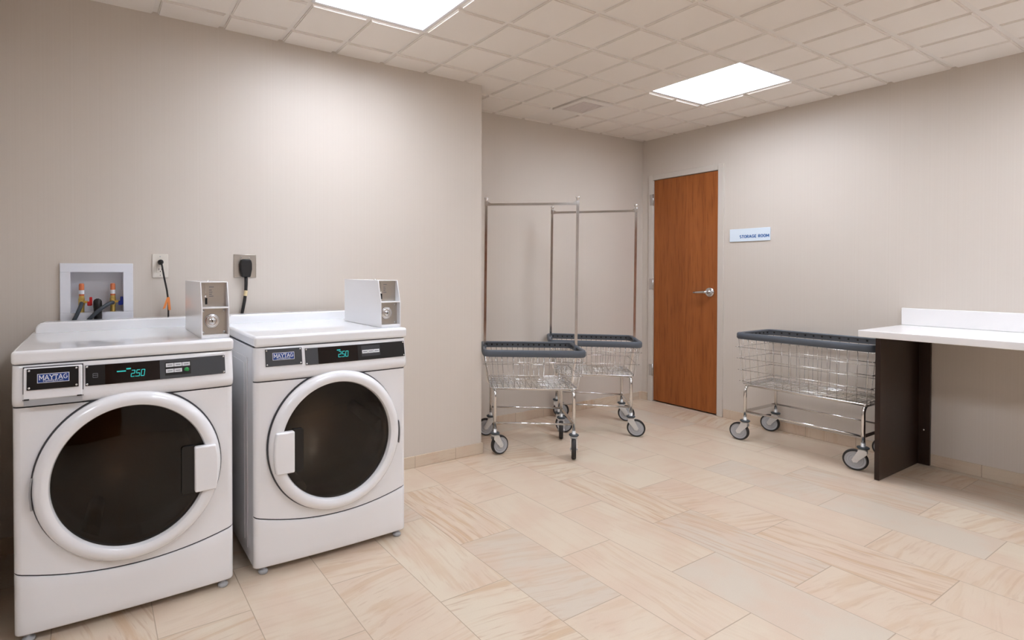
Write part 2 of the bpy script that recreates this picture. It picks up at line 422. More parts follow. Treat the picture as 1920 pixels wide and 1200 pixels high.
# wooden double door behind the viewpoint
d2 = bpy.data.objects.new('door_2', None); COL.objects.link(d2); d2.location = (-5.2, YR, 0); struct(d2)
for sg in (-1, 1):
    bm = B(); box(bm, min(sg*.003, sg*.76), max(sg*.003, sg*.76), .002, .04, .01, 2.06); obj('door_leaf', bm, 'door', d2, bevel=.002)
bm = B(); box(bm, -.81, -.764, .001, .05, 0, 2.11); box(bm, .764, .81, .001, .05, 0, 2.11); box(bm, -.764, .764, .001, .05, 2.064, 2.11); obj('door_frame', bm, 'trim', d2)
# tile baseboards
bm = B(); box(bm, XL, XE+.01, YW-.01, YW, 0, .072); box(bm, XE, XE+.01, YW, -.01, 0, .072)
struct(obj('baseboard_left', bm, 'bb_x', bevel=.002))
bm = B(); box(bm, XE+.01, -.01, -.01, 0, 0, .072); struct(obj('baseboard_back', bm, 'bb_x', bevel=.002))
bm = B(); box(bm, -.01, 0, D0+.056, 0, 0, .072); box(bm, -.01, 0, YR, D1-.056, 0, .072)
struct(obj('baseboard_right', bm, 'bb_y', bevel=.002))

# ceiling: T grid with scored lay-in panels
GX, GY, G = -1.8068, -.9356, .6096
lights = [(-3, -1), (1, -1), (-3, -4), (1, -4), (-3, -7), (1, -7), (-7, -4)]      # grid cells (i, j) that hold a light (rearmost pair and corridor one added to brighten the machine fronts): x from GX+i*G, y from GY+j*G
light_cells = set(lights)
bm = B()
xs0, ys0 = GX - 8*G, GY - 9*G
ni, nj = 12, 12
for i in range(ni):
    for j in range(nj):
        cell = (i-8, j-9)
        if cell in light_cells: continue
        x0, y0 = xs0+i*G, ys0+j*G
        v = [bm.verts.new(p) for p in ((x0,y0,H),(x0,y0+G,H),(x0+G,y0+G,H),(x0+G,y0,H))]
        bm.faces.new(v).material_index = 1
        for a in (0, 1):
            for b in (0, 1):
                if cell == (0, 1) and a == 1 and b == 0: continue   # the vent
                cx, cy = x0+(a+.5)*G/2, y0+(b+.5)*G/2
                rows = []
                for hh, zz in ((.1415, 0.0), (.1405, -.005), (.1365, -.005), (.135, -.010)):
                    rows.append([bm.verts.new((cx+sx*hh, cy+sy*hh, H+zz)) for sx, sy in ((-1,-1),(-1,1),(1,1),(1,-1))])
                for r0, r1 in zip(rows, rows[1:]):
                    for k in range(4): bm.faces.new((r0[k], r0[(k+1) % 4], r1[(k+1) % 4], r1[k]))
                bm.faces.new(rows[-1])
bmesh.ops.remove_doubles(bm, verts=bm.verts, dist=1e-5)
ceil = obj('ceiling', bm, ['ceil', 'grid']); struct(ceil)
bm = B(); box(bm, -8.4, .1, YR-.1, .1, H+.13, H+.2); struct(obj('ceiling', bm, 'grid'))

# ceiling lights: recessed troffers with a glowing diffuser
labs = ['square lit ceiling light above the washing machine and dryer', 'square lit ceiling light nearer the wooden door',
        'second lit ceiling light out from the washing machines, outside the photo', 'lit ceiling light above the white folding counter, outside the photo',
        'added third ceiling light out from the washing machines, outside the photo', 'added ceiling light past the end of the white folding counter, outside the photo',
        'added fill light beside the dark corridor opening, outside the photo']
for (i, j), lb in zip(lights, labs):
    cx, cy = GX+(i+.5)*G, GY+(j+.5)*G
    t = thing('ceiling_light', lb, 'light', (cx, cy, H), 0, 'recessed square ceiling lights')
    bm = B(); h0, h1, h2 = G/2-.001, G/2-.014, G/2-.024; dz = .075
    for r0, z0, r1, z1 in ((h0, 0, h1, 0), (h1, 0, h1, .012), (h1, .012, h2, dz), (h0, 0, h0, dz+.02)):
        for a, b in (((-1,-1),(1,-1)), ((1,-1),(1,1)), ((1,1),(-1,1)), ((-1,1),(-1,-1))):
            bm.faces.new([bm.verts.new((p[0]*r, p[1]*r, z)) for p, r, z in ((a, r0, z0), (b, r0, z0), (b, r1, z1), (a, r1, z1))])
    bm.faces.new([bm.verts.new((sx*h0, sy*h0, dz+.02)) for sx, sy in ((-1,-1),(1,-1),(1,1),(-1,1))])
    bmesh.ops.remove_doubles(bm, verts=bm.verts, dist=1e-5)
    obj('housing', bm, 'fixture', t)
    bm = B(); box(bm, -h2, h2, -h2, h2, dz, dz+.006); obj('diffuser', bm, 'lens', t)
    ld = bpy.data.lights.new('lamp', 'AREA'); ld.shape = 'SQUARE'; ld.size = 2*h2-.01; ld.energy = LAMP_W; ld.color = LAMP_COL; ld.spread = math.radians(LAMP_SPREAD)
    lo = bpy.data.objects.new('lamp', ld); COL.objects.link(lo); lo.parent = t; lo.location = (0, 0, dz-.004)

# ceiling vent
t = thing('ceiling_vent', 'small square exhaust grille hanging slightly below the ceiling panels', 'vent', (-1.345, -.478, H-.002))
bm = B()
for a, b, c, d in ((-.155,.155,-.155,-.108), (-.155,.155,.108,.155), (-.155,-.108,-.108,.108), (.108,.155,-.108,.108)): box(bm, a, b, c, d, -.016, 0)
obj('frame', bm, 'grid', t, bevel=.003)
bm = B(); box(bm, -.108, .108, -.108, .108, -.004, 0)
for k in range(17): box(bm, -.108, .108, -.104+k*.0125, -.098+k*.0125, -.013, -.004)
obj('grille', bm, 'grille', t)

# ------------------------------------------------------------------ door to the storage room
dr = bpy.data.objects.new('door_1', None); COL.objects.link(dr); dr.location = (0, D0, 0)
struct(dr)
W_ = D0-D1
bm = B(); box(bm, .004, .048, -W_, 0, .012, DT); obj('door_leaf', bm, 'door', dr, bevel=.002)
bm = B(); fw, fo = .052, -.012
for y0, y1, z0, z1 in ((.003, fw, 0, DT+fw), (-W_-fw, -W_-.003, 0, DT+fw), (-W_-.003, .003, DT+.003, DT+fw)):
    box(bm, fo, 0.002, y0, y1, z0, z1)
for y0, y1, z0, z1 in ((.003, .03, 0, DT+.03), (-W_-.03, -W_-.003, 0, DT+.03), (-W_-.003, .003, DT+.003, DT+.03)):
    box(bm, 0.002, .1, y0, y1, z0, z1)
box(bm, .05, .1, -W_, 0, 0, DT)
obj('door_frame', bm, 'trim', dr, bevel=.003)
for z in (1.876, 1.093, .294):
    bm = B(); lathe(bm, [(0,-.055),(.0065,-.054),(.0065,.054),(0,.055)], (-.008, .004, z), 'z', 12)
    box(bm, -.014, -.011, .008, .036, z-.05, z+.05)
    obj('hinge', bm, 'nickel', dr)
hz, hy = 1.036, -W_+.066
bm = B(); lathe(bm, [(0,-.014),(.03,-.013),(.038,-.006),(.039,.004)], (0, hy, hz), 'x', 28)
lathe(bm, [(0,-.052),(.013,-.052),(.014,-.012),(.014,0)], (0, hy, hz), 'x', 16)
hd = obj('door_handle', bm, 'nickel', dr, smooth=40)
bm = B(); tube(bm, [(-.047, hy-.006, hz), (-.049, hy+.03, hz+.001), (-.047, hy+.08, hz-.003), (-.044, hy+.118, hz-.006)], [.0125,.0115,.010,.0095], 12)
obj('lever', bm, 'nickel', hd)

# ------------------------------------------------------------------ room sign
t = thing('room_sign', 'pale blue STORAGE ROOM sign on the wall beside the wooden door', 'sign', (0, -.977, 1.503))
bm = B(); box(bm, -.008, 0, -.154, .154, -.051, .051); obj('plate', bm, 'sign', t, bevel=.0015)
bm = B(); hh = .0235
fxs = lambda x, z, d: (-.0082-d, -x, z)
wt = text_w('STORAGE ROOM', hh, .14)
text(bm, 'STORAGE ROOM', .146-wt, -.024, hh, fxs, .235, .14); obj('lettering', bm, 'signtxt', t)

# ------------------------------------------------------------------ folding counter
ct = thing('folding_counter', 'white folding counter with backsplash on a dark brown panel leg', 'counter', (0, -1.925, 0))
L = 2.765
bm = B(); box(bm, -.647, -.001, -L, 0, .829, .868); obj('worktop', bm, 'quartz', ct, bevel=.003)
bm = B(); box(bm, -.02, -.001, -L, 0, .8685, .977); obj('backsplash', bm, 'quartz', ct, bevel=.003)
bm = B(); box(bm, -.602, -.014, -.092, -.068, .003, .8285); obj('support_panel', bm, 'brown', ct, bevel=.001)
bm = B(); box(bm, -.032, -.013, -.148, -.0925, .003, .8285); obj('wall_cleat', bm, 'brown', ct, bevel=.001)
bm = B(); lathe(bm, [(0,-.003),(.005,-.002),(.006,0)], (-.032, -.118, .22), 'x', 10); obj('screw', bm, 'nickel', ct)
bm = B(); box(bm, -.602, -.014, -L+.01, -L+.034, .003, .8285); obj('support_panel', bm, 'brown', ct, bevel=.001)

# ------------------------------------------------------------------ outlets
def duplex(name, label, loc, rz, m='cream'):
    """local: plate in xz, facing -y"""
    t = thing(name, label, 'outlet', loc, rz)
    bm = B(); box(bm, -.035, .035, -.005, 0, -.057, .057); obj('cover_plate', bm, m, t, bevel=.002)
    bm = B(); prism(bm, rrect(-.0165, .0165, -.033, .033, .004), -.0068, -.004); rc = obj('receptacle', bm, m, t, bevel=.0008)
    for zc in (.018, -.018):
        for x in (-.006, .006):
            bm = B(); box(bm, x-.0012, x+.0012, -.0072, -.006, zc-.002, zc+.006); obj('slot', bm, 'dark', rc)
        bm = B(); lathe(bm, [(0,-.0072),(.0024,-.0072),(.0024,-.006)], (0, 0, zc-.008), 'y', 10); obj('ground_slot', bm, 'dark', rc)
    for z in (.045, -.045):
        bm = B(); lathe(bm, [(0,-.0062),(.003,-.0058),(.0034,-.004)], (0, 0, z), 'y', 10); obj('screw', bm, 'nickel', t)
    return t
duplex('wall_outlet', 'ivory wall outlet with a thin black cord, beside the white supply box', (-4.230, YW, 1.238), 0)
duplex('wall_outlet', 'ivory outlet low on the back wall behind the laundry carts', (-1.383, 0, .470), 0)
duplex('wall_outlet', 'outlet on the wall underneath the white folding counter', (0, -2.497, .492), -PI/2)

# steel dryer outlet plate
t = thing('dryer_outlet', 'square stainless steel outlet plate holding a large black plug', 'outlet', (-3.828, YW, 1.24))
bm = B(); box(bm, -.0575, .0575, -.005, 0, -.06, .06); obj('cover_plate', bm, 'steel', t, bevel=.002)
bm = B(); lathe(bm, [(.028,-.004),(.027,-.0075),(0,-.0075)], (0,0,.004), 'y', 24); obj('receptacle', bm, 'black', t)
for x in (-.021, .021):
    bm = B(); lathe(bm, [(0,-.0065),(.003,-.006),(.0035,-.004)], (x, 0, .044), 'y', 10); obj('screw', bm, 'nickel', t)
# ------------------------------------------------------------------ washer supply box
wx = -4.4925
t = thing('washer_box', 'white recessed washer supply box with red and blue valves', 'supply box', (wx, YW, 1.10))
bm = B()
x0, x1, z0, z1 = -.145, .145, -.15, .148
a0, a1, b0, b1 = -.104, .104, -.075, .108
for q in ((x0, x1, b1, z1), (x0, x1, z0, b0), (x0, a0, b0, b1), (a1, x1, b0, b1)): box(bm, q[0], q[1], -.012, 0, q[2], q[3])
obj('faceplate', bm, 'box', t, bevel=.0015)
# hollow of the box: cut into the wall as five inner faces just in front of the wall core
bm = B(); dp = .075
I = lambda x, y, z: bm.verts.new((x, y, z))
for q in (((a0,-.012,b0),(a1,-.012,b0),(a1,dp,b0),(a0,dp,b0)), ((a0,-.012,b1),(a1,-.012,b1),(a1,dp,b1+.0),(a0,dp,b1)),
          ((a0,-.012,b0),(a0,dp,b0),(a0,dp,b1),(a0,-.012,b1)), ((a1,-.012,b0),(a1,dp,b0),(a1,dp,b1),(a1,-.012,b1)),
          ((a0,dp,b0),(a1,dp,b0),(a1,dp,b1),(a0,dp,b1))):
    bm.faces.new([I(*p) for p in q])
bmesh.ops.remove_doubles(bm, verts=bm.verts, dist=1e-5)
o = obj('recess', bm, 'box', t)
for x, hm, s in ((-.063, 'red', 1), (.062, 'bluev', 1)):
    bm = B(); yv = .02
    lathe(bm, [(0,-.075),(.011,-.075),(.011,-.045),(.013,-.043),(.013,-.012),(.011,-.01),(.011,0)], (x, yv, -.0), 'z', 14)
    tube(bm, [(x, yv, -.03), (x, yv-.03, -.032)], .009, 10)
    tube(bm, [(x, yv, -.028), (x+s*.024, yv-.006, -.028)], .006, 8)
    v = obj('valve', bm, 'brass', t, smooth=40)
    bm = B(); lathe(bm, [(.0105,0),(.0108,.006),(.0108,.05),(.009,.056),(0,.057)], (x, yv, 0), 'z', 14, mi=[0,0,0,0])
    obj('arrestor', bm, 'copper', v)
    bm = B(); lathe(bm, [(.0112,.008),(.0112,.026)], (x, yv, 0), 'z', 14); obj('paper_label', bm, 'badgew', v)
    bm = B(); box(bm, x+s*.022, x+s*.038, yv-.014, yv+.002, -.046, -.026); box(bm, x+s*.03, x+s*.042, yv-.014, yv+.002, -.045, -.006)
    obj('valve_handle', bm, hm, v, bevel=.003)
M['wall_cut'] = None
# cut the box hole in the wall
cut = B(); box(cut, wx+a0, wx+a1, YW-.05, YW+dp+.004, 1.10+b0, 1.10+b1)
def cut_wall():
    wl = bpy.data.objects['wall_left']; me = wl.data
    bm = bmesh.new()
    X0, X1, Z0, Z1 = wx+a0-.002, wx+a1+.002, 1.10+b0-.002, 1.10+b1+.002
    # front face as a frame around the hole, the other faces as a box
    xs = [XL-.1, X0, X1, XE]; zs = [0, Z0, Z1, H+.1]
    for i in range(3):
        for k in range(3):
            if i == 1 and k == 1: continue
            bm.faces.new([bm.verts.new(p) for p in ((xs[i],YW,zs[k]),(xs[i+1],YW,zs[k]),(xs[i+1],YW,zs[k+1]),(xs[i],YW,zs[k+1]))])
    yb = YW+dp+.01
    for q in (((X0,YW,Z0),(X1,YW,Z0),(X1,yb,Z0),(X0,yb,Z0)), ((X0,YW,Z1),(X0,yb,Z1),(X1,yb,Z1),(X1,YW,Z1)), ((X0,YW,Z0),(X0,yb,Z0),(X0,yb,Z1),(X0,YW,Z1)),
              ((X1,YW,Z0),(X1,YW,Z1),(X1,yb,Z1),(X1,yb,Z0)), ((X0,yb,Z0),(X1,yb,Z0),(X1,yb,Z1),(X0,yb,Z1)),
              ((XL-.1,.1,0),(XE,.1,0),(XE,.1,H+.1),(XL-.1,.1,H+.1)), ((XE,YW,0),(XE,.1,0),(XE,.1,H+.1),(XE,YW,H+.1)),
              ((XL-.1,YW,0),(XL-.1,YW,H+.1),(XL-.1,.1,H+.1),(XL-.1,.1,0)), ((XL-.1,YW,0),(XL-.1,.1,0),(XE,.1,0),(XE,YW,0)),
              ((XL-.1,YW,H+.1),(XE,YW,H+.1),(XE,.1,H+.1),(XL-.1,.1,H+.1))):
        bm.faces.new([bm.verts.new(p) for p in q])
    bmesh.ops.remove_doubles(bm, verts=bm.verts, dist=1e-5)
    bmesh.ops.recalc_face_normals(bm, faces=bm.faces)
    bm.to_mesh(me); bm.free()
cut.free(); cut_wall()
def smooth_path(pts, n=6):
    P = [Vector(p) for p in pts]; out = []
    for i in range(len(P)-1):
        a, b, c, d = P[max(i-1,0)], P[i], P[i+1], P[min(i+2,len(P)-1)]
        for k in range(n):
            t = k/n
            out.append(.5*((2*b) + (c-a)*t + (2*a-5*b+4*c-d)*t*t + (3*b-a-3*c+d)*t**3))
    out.append(P[-1]); return out
hx, hy_, hz_ = wx, YW, 1.10
def hose(name, label, pts, r, m='hose', ribs=False):
    p = smooth_path([(hx+a, hy_+b, hz_+c) for a, b, c in pts], 8 if not ribs else 40)
    rr = r if not ribs else [r*(1 + (.09 if (i//2) % 2 else -.05)) for i in range(len(p))]
    bm = B(); tube(bm, p, rr, 12); o = obj(name, bm, m); tag(o, label, 'hose'); return o
hose('water_hose', 'grey water hose from the red hot-water valve', [(-.063,-.012,-.032),(-.068,-.03,-.05),(-.082,-.036,-.085),(-.105,-.035,-.14),(-.12,-.03,-.22),(-.12,-.03,-.5)], .0085)
hose('water_hose', 'grey water hose curving from the blue cold-water valve', [(.062,-.012,-.032),(.045,-.036,-.036),(.012,-.055,-.058),(-.022,-.057,-.09),(-.05,-.052,-.13),(-.07,-.035,-.2),(-.08,-.03,-.5)], .0085)
hose('drain_hose', 'ribbed black drain hose hooked into the supply box', [(.002,.034,-.071),(.001,.028,-.05),(0,.0,-.03),(.0,-.022,-.045),(.001,-.026,-.09),(.002,-.026,-.16),(.004,-.026,-.30),(.004,-.026,-.5)], .0165, 'cord', True)

# ------------------------------------------------------------------ washer and dryer
WW, DD = .690, .665
def fy(x):
    """bowed front with rounded vertical edges"""
    u = abs(x)/(WW/2); y = -.010*(1-u*u)
    e = WW/2 - abs(x); r = .022
    if e < r: y += r - math.sqrt(max(0, r*r-(r-e)**2))
    return y
XS = [-WW/2 + d for d in (0, .0015, .005, .011, .022)] + [-WW/2 + .022 + (WW-.044)*k/16 for k in range(1, 16)] + [WW/2 - d for d in (.022, .011, .005, .0015, 0)]
def zk(x): return .186 + .05*(2*x/WW)**2
def fascia_p(z):
    P = [(.772, .004), (.777, -.006), (.786, -.016), (.800, -.020), (.815, -.018), (.895, -.003), (.904, -.001), (.909, .003)]
    for (a, pa), (b, pb) in zip(P, P[1:]):
        if a <= z <= b: return pa + (pb-pa)*(z-a)/(b-a)
    return P[0][1] if z < P[0][0] else P[-1][1]
def sheet(bm, xs, zf, yf, thick=.02):
    rows = []
    nz = len(zf(0))
    for x in xs: rows.append([bm.verts.new((x, yf(x, z), z)) for z in zf(x)])
    for a, b in zip(rows, rows[1:]):
        for k in range(nz-1): bm.faces.new((a[k], b[k], b[k+1], a[k+1])).smooth = True
    back = [[bm.verts.new((x, .03, zf(x)[k])) for k in (0, -1)] for x in xs]
    for i in range(len(xs)-1):
        bm.faces.new((rows[i][0], back[i][0], back[i+1][0], rows[i+1][0])); bm.faces.new((rows[i][-1], rows[i+1][-1], back[i+1][1], back[i][1]))
    for e in (0, -1): bm.faces.new(rows[e] + [back[e][1], back[e][0]])
def machine(name, label, loc, s, washer):
    """s: side of the door handle (+1 right, -1 left)"""
    t = thing(name, label, 'washing machine' if washer else 'dryer', loc)
    h = WW/2
    # cabinet shell
    bm = B()
    box(bm, -h, -h+.012, .025, DD-.02, .03, .906); box(bm, h-.012, h, .025, DD-.02, .03, .906)
    box(bm, -h+.012, h-.012, DD-.032, DD-.02, .03, .906); box(bm, -h+.012, h-.012, .025, DD-.032, .03, .04)
    for sg in (-1, 1):          # pressed panel on each side
        x0 = sg*h
        box(bm, min(x0, x0+sg*.004), max(x0, x0+sg*.004), .10, .60, .075, .86)
        box(bm, min(x0+sg*.004, x0+sg*.007), max(x0+sg*.004, x0+sg*.007), .135, .56, .10, .835)
    obj('cabinet', bm, 'white', t, bevel=.004, seg=3)
    # front panel with the round opening
    bm = B(); R, zc, n = .262, .502, 72
    inner, mid, outer = [], [], []
    for k in range(n):
        a = 2*PI*k/n; ca, sa = math.cos(a), math.sin(a)
        xi, zi = R*ca, zc+R*sa
        m_ = max(abs(ca)/(h-.022), 1e-9)
        lim = (1/m_)
        zt, zb_ = .770, None
        best = lim
        if sa > 1e-6: best = min(best, (zt-zc)/sa)
        if sa < -1e-6:
            tt = best
            for _ in range(30):
                tt2 = (zc - zk(tt*ca))/(-sa); tt = min(best, tt2)
            best = tt
        xo, zo = best*ca, zc+best*sa
        inner.append(bm.verts.new((xi, fy(xi)+.0, zi)))
        if best > R+.002: mid.append(bm.verts.new(((xi+xo)/2, fy((xi+xo)/2), (zi+zo)/2)))
        else: mid.append(bm.verts.new((xi+(xo-xi)*.5, fy(xi), (zi+zo)/2)))
        outer.append(bm.verts.new((xo, fy(xo), zo)))
    for k in range(n):
        k2 = (k+1) % n
        bm.faces.new((inner[k], inner[k2], mid[k2], mid[k])).smooth = True
        bm.faces.new((mid[k], mid[k2], outer[k2], outer[k])).smooth = True
    # corners left by the polar fill
    xe = h-.022
    for sx in (-1, 1):
        for top in (0, 1):
            zc_ = .770 if top else zk(sx*xe)
            cand = [v for v in outer if v.co.x*sx > 0 and ((v.co.z-zc)*(1 if top else -1)) > 0]
            on_side = max((v for v in cand if abs(abs(v.co.x)-xe) < 1e-5), key=lambda v: abs(v.co.z-zc), default=None)
            on_edge = max((v for v in cand if abs(abs(v.co.x)-xe) > 1e-5), key=lambda v: abs(v.co.x), default=None)
            if on_side and on_edge:
                c = bm.verts.new((sx*xe, fy(sx*xe), zc_)); bm.faces.new((on_side, c, on_edge))
        # rounded vertical edge strip
        xs = sorted([x for x in XS if x*sx >= xe-1e-6]); 
        for a, b in zip(xs, xs[1:]):
            q = [bm.verts.new((x, fy(x), z)) for x, z in ((a, zk(a)), (b, zk(b)), (b, .770), (a, .770))]
            bm.faces.new(q).smooth = True
        q = [bm.verts.new(p) for p in ((sx*h, fy(sx*h), zk(h)), (sx*h, .03, zk(h)), (sx*h, .03, .77), (sx*h, fy(sx*h), .77))]
        bm.faces.new(q)
    bmesh.ops.remove_doubles(bm, verts=bm.verts, dist=2e-5)
    obj('front_panel', bm, 'white', t, smooth=35)
    # kick panel with the curved top
    bm = B(); sheet(bm, XS, lambda x: [.027, .030, .035] + [.035+(zk(x)-.012-.035)*k/5 for k in range(1, 6)] + [zk(x)-.007, zk(x)-.005],
                    lambda x, z: fy(x) + (.006 if z < .028 else .002 if z < .031 else 0) + (.006 if z > zk(x)-.006 else .0015 if z > zk(x)-.0085 else -.001))
    obj('kick_panel', bm, 'white', t, smooth=35)
    # dark seams behind the joints
    for za, zb_ in ((-.006, .001), (.768, .775), (.905, .912)):
        bm = B(); sheet(bm, XS[1:-1], (lambda x: [zk(x)+za, zk(x)+zb_]) if za < 0 else (lambda x: [za, zb_]), lambda x, z: fy(x)+.004); obj('seam', bm, 'gasket', t)
    # control fascia
    bm = B(); zz = [.7745, .777, .781, .786, .793, .800, .807, .815, .84, .87, .895, .904, .9075]
    sheet(bm, XS, lambda x: zz, lambda x, z: fy(x)+fascia_p(z)); obj('control_fascia', bm, 'white', t, smooth=50)
    # lid with the raised back
    bm = B(); box(bm, -h-.001, h+.001, -.012, DD, .911, .955)
    l = obj('lid', bm, 'white_top', t, bevel=.011, seg=4)
    bm = B(); prism(bm, [(-h+.02,.950)] + [(-h+.02+.03-.03*math.cos(a), .968+.03*math.sin(a)) for a in (0,.4,.8,1.2,PI/2)] + [(h-.05+.03*math.sin(a), .968+.03*math.cos(a)) for a in (0,.4,.8,1.2,PI/2)] + [(h-.02,.950)], DD-.085, DD)
    obj('lid_back_ledge', bm, 'white_top', t, bevel=.006, seg=3)
    for sx in (-1, 1):
        for y in (.018, DD-.08):
            bm = B(); lathe(bm, [(0,0),(.018,.001),(.02,.008),(.016,.014),(.009,.016),(.009,.04)], (sx*(h-.038), y, 0), 'z', 16); obj('foot', bm, 'hub', t)
    # drum behind the glass
    bm = B(); lathe(bm, [(.262,-.002),(.25,.03),(.25,.06),(.27,.062),(.27,.40),(.0,.42)], (0, 0, zc), 'y', 48)
    for k in range(3):
        a = PI/2 + .5 + k*2*PI/3
        tube(bm, [((.255)*math.cos(a), .08, zc+.255*math.sin(a)), ((.255)*math.cos(a+.1), .39, zc+.255*math.sin(a+.1))], .03, 10)
    obj('drum', bm, 'drum', t)
    # door: dark ring as gasket and painted shadow line, ring, glass, handle, hinge
    yf = -.010
    bm = B(); lathe(bm, [(.262,yf+.008),(.297,yf+.010),(.2985,yf+.002),(.294,yf-.004),(.262,yf-.002)], (0,0,zc), 'y', 96); obj('gasket_shadow', bm, 'gasket', t)
    bm = B(); lathe(bm, [(.2925,yf-.002),(.2935,yf-.010),(.291,yf-.020),(.283,yf-.030),(.270,yf-.036),(.258,yf-.036),(.2475,yf-.030),(.2435,yf-.020),(.2435,yf+.004),(.2925,yf-.002)], (0,0,zc), 'y', 96)
    dd = obj('door_ring', bm, 'white', t, smooth=30)
    bm = B(); lathe(bm, [(.2436,yf-.013),(.2,yf-.019),(.14,yf-.024),(.07,yf-.0265),(0,yf-.027)], (0,0,zc), 'y', 96); obj('door_glass', bm, 'glass1' if washer else 'glass2', dd)
    hx0, hx1 = .198, .279
    zc2 = .490
    bm = B()
    pts = [(s*.197, zc2-.083), (s*.272, zc2-.083), (s*.2785, zc2-.045), (s*.280, zc2), (s*.2785, zc2+.045), (s*.272, zc2+.083), (s*.197, zc2+.083)]
    prism(bm, pts if s > 0 else pts[::-1], yf-.047, yf-.02); obj('door_handle', bm, 'white', dd, bevel=.006, seg=3)
    bm = B(); prism(bm, rrect(*sorted((s*.155, s*.203)), zc2-.088, zc2+.086, .01), yf-.0285, yf-.014); obj('handle_recess', bm, 'black', dd)
    bm = B(); a0 = (PI if s > 0 else 0); lathe(bm, [(.2945,yf-.002),(.300,yf-.006),(.300,yf-.02),(.2945,yf-.024)], (0,0,zc-.01), 'y', 14, a0=a0-.17, a1=a0+.17, close_ends=True); obj('hinge', bm, 'hub', dd)
    # inclined plates on the fascia: local frame following the fascia
    sl = math.atan2(fascia_p(.89)-fascia_p(.83), .06)
    def FP(off):
        return lambda x, z, d: (x, fy(x)*0 - .010*(1-(2*x/WW)**2) + fascia_p(min(max(z,.816),.894)) - off - d, z)
    def plate(nm, x0, x1, z0, z1, off, th, m, parent, rad=.003):
        bm = B(); fx = FP(off); out = rrect(x0, x1, z0, z1, rad, 3)
        # subdivide along x so that the plate follows the bow
        nx = 8
        xs_ = [x0+(x1-x0)*k/nx for k in range(nx+1)]
        for d in (0, 1):
            pass
        rows = [[bm.verts.new(fx(x, z, d)) for z in (z0, z1) for d in (0, th)] for x in xs_]
        for a, b in zip(rows, rows[1:]):
            bm.faces.new((a[1], b[1], b[3], a[3])); bm.faces.new((a[0], a[1], b[1], b[0])); bm.faces.new((a[2], b[2], b[3], a[3]))
        for e in (rows[0], rows[-1]): bm.faces.new((e[0], e[1], e[3], e[2]))
        return obj(nm, bm, m, parent)
    def screws(x0, x1, z0, z1, off, parent):
        fx = FP(off)
        for x in (x0, x1):
            for z in (z0, z1):
                bm = B(); lathe(bm, [(0,-.0022),(.0032,-.0016),(.004,.001)], fx(x, z, 0), 'y', 10); obj('screw', bm, 'nickel', parent)
    def badge(x0, x1, z0, z1, off, parent):
        bd = plate('brand_badge', x0, x1, z0, z1, off, .0012, 'badgew', parent)
        plate('badge_field', x0+.0018, x1-.0018, z0+.0018, z1-.0018, off+.0012, .0004, 'blue', bd)
        hh = (z1-z0)*.52; wd = x1-x0-.010
        sx = wd/text_w('MAYTAG', hh, .1)
        bm = B(); fx = FP(off+.0016)
        text(bm, 'MAYTAG', x0+.005, z0+(z1-z0)*.33, hh, fx, .145, .1, 0, True, sx)
        h2 = (z1-z0)*.15; s2 = wd*.72/text_w('COMMERCIAL', h2, .2)
        text(bm, 'COMMERCIAL', x0+.005+wd*.14, z0+(z1-z0)*.13, h2, fx, .2, .2, 0, False, s2)
        obj('badge_lettering', bm, 'badgew', bd)
    if washer:
        # dispenser drawer
        bm = B(); fx = FP(.002)
        o = plate('detergent_drawer', -.312, -.150, .800, .900, .003, .010, 'white', t)
        md = o.modifiers.new('bevel', 'BEVEL'); md.width = .004; md.segments = 3; md.limit_method = 'ANGLE'
        plate('drawer_gap', -.3145, -.1475, .7975, .9025, .0005, .002, 'gasket', o)
        gp = plate('drawer_grip', -.311, -.151, .780, .8015, .006, .004, 'hub', o)
        for xx in (-.31, -.166): plate('drawer_notch', xx, xx+.014, .7995, .8035, .0135, .001, 'black', o)
        bp_ = plate('brand_plate', -.303, -.161, .831, .897, .0135, .0015, 'black', t)
        badge(-.275, -.187, .851, .880, .015, bp_); screws(-.297, -.167, .837, .891, .0155, bp_)
        dp_ = plate('control_panel', -.142, .312, .827, .894, .001, .002, 'darkgrey', t)
        plate('panel_end', -.141, -.084, .828, .893, .003, .0003, 'black', dp_)
        plate('display_window', -.084, .086, .828, .893, .003, .0006, 'screen', dp_)
        bm = B(); fx = FP(.0038); seg_digits(bm, '2.50', -.006, .846, .021, fx); obj('display_digits', bm, 'teal', dp_)
        plate('status_light', -.049, -.021, .8645, .8685, .0037, .0003, 'teal', dp_); plate('status_light', -.020, -.006, .871, .8755, .0037, .0003, 'teal', dp_)
        plate('key_pad', .103, .190, .838, .884, .003, .0004, 'black', dp_)
        kx = .106
        for r, z in enumerate((.8675, .8475)):
            for c in range(3 if r == 0 else 2):
                k = plate('label_key', kx+c*.0275, kx+c*.0275+.026, z, z+.013, .0035, .0005, 'key', dp_)
                plate('key_print', kx+c*.0275+.005, kx+c*.0275+.021, z+.005, z+.0075, .0041, .0001, 'keytxt', k)
        bm = B(); p = FP(.0035)(.1755, .8535, 0); lathe(bm, [(0,-.0012),(.008,-.0008),(.0085,0)], p, 'y', 20); obj('start_button', bm, 'green', dp_)
        bm = B(); fx = FP(.0035)
        for z in (.853, .860, .866): stroke(bm, (-.12, z), (-.106, z), .0018, fx)
        for x in (-.12, -.106): stroke(bm, (x, .853), (x, .866), .0015, fx)
        obj('panel_symbol', bm, 'keytxt', dp_)
        screws(-.137, .307, .832, .889, .003, dp_)
    else:
        bp_ = plate('brand_plate', -.303, -.155, .834, .901, .001, .002, 'darkgrey', t)
        badge(-.275, -.187, .857, .886, .003, bp_); screws(-.297, -.161, .840, .895, .003, bp_)
        dp_ = plate('control_panel', -.141, .330, .828, .895, .001, .002, 'black', t)
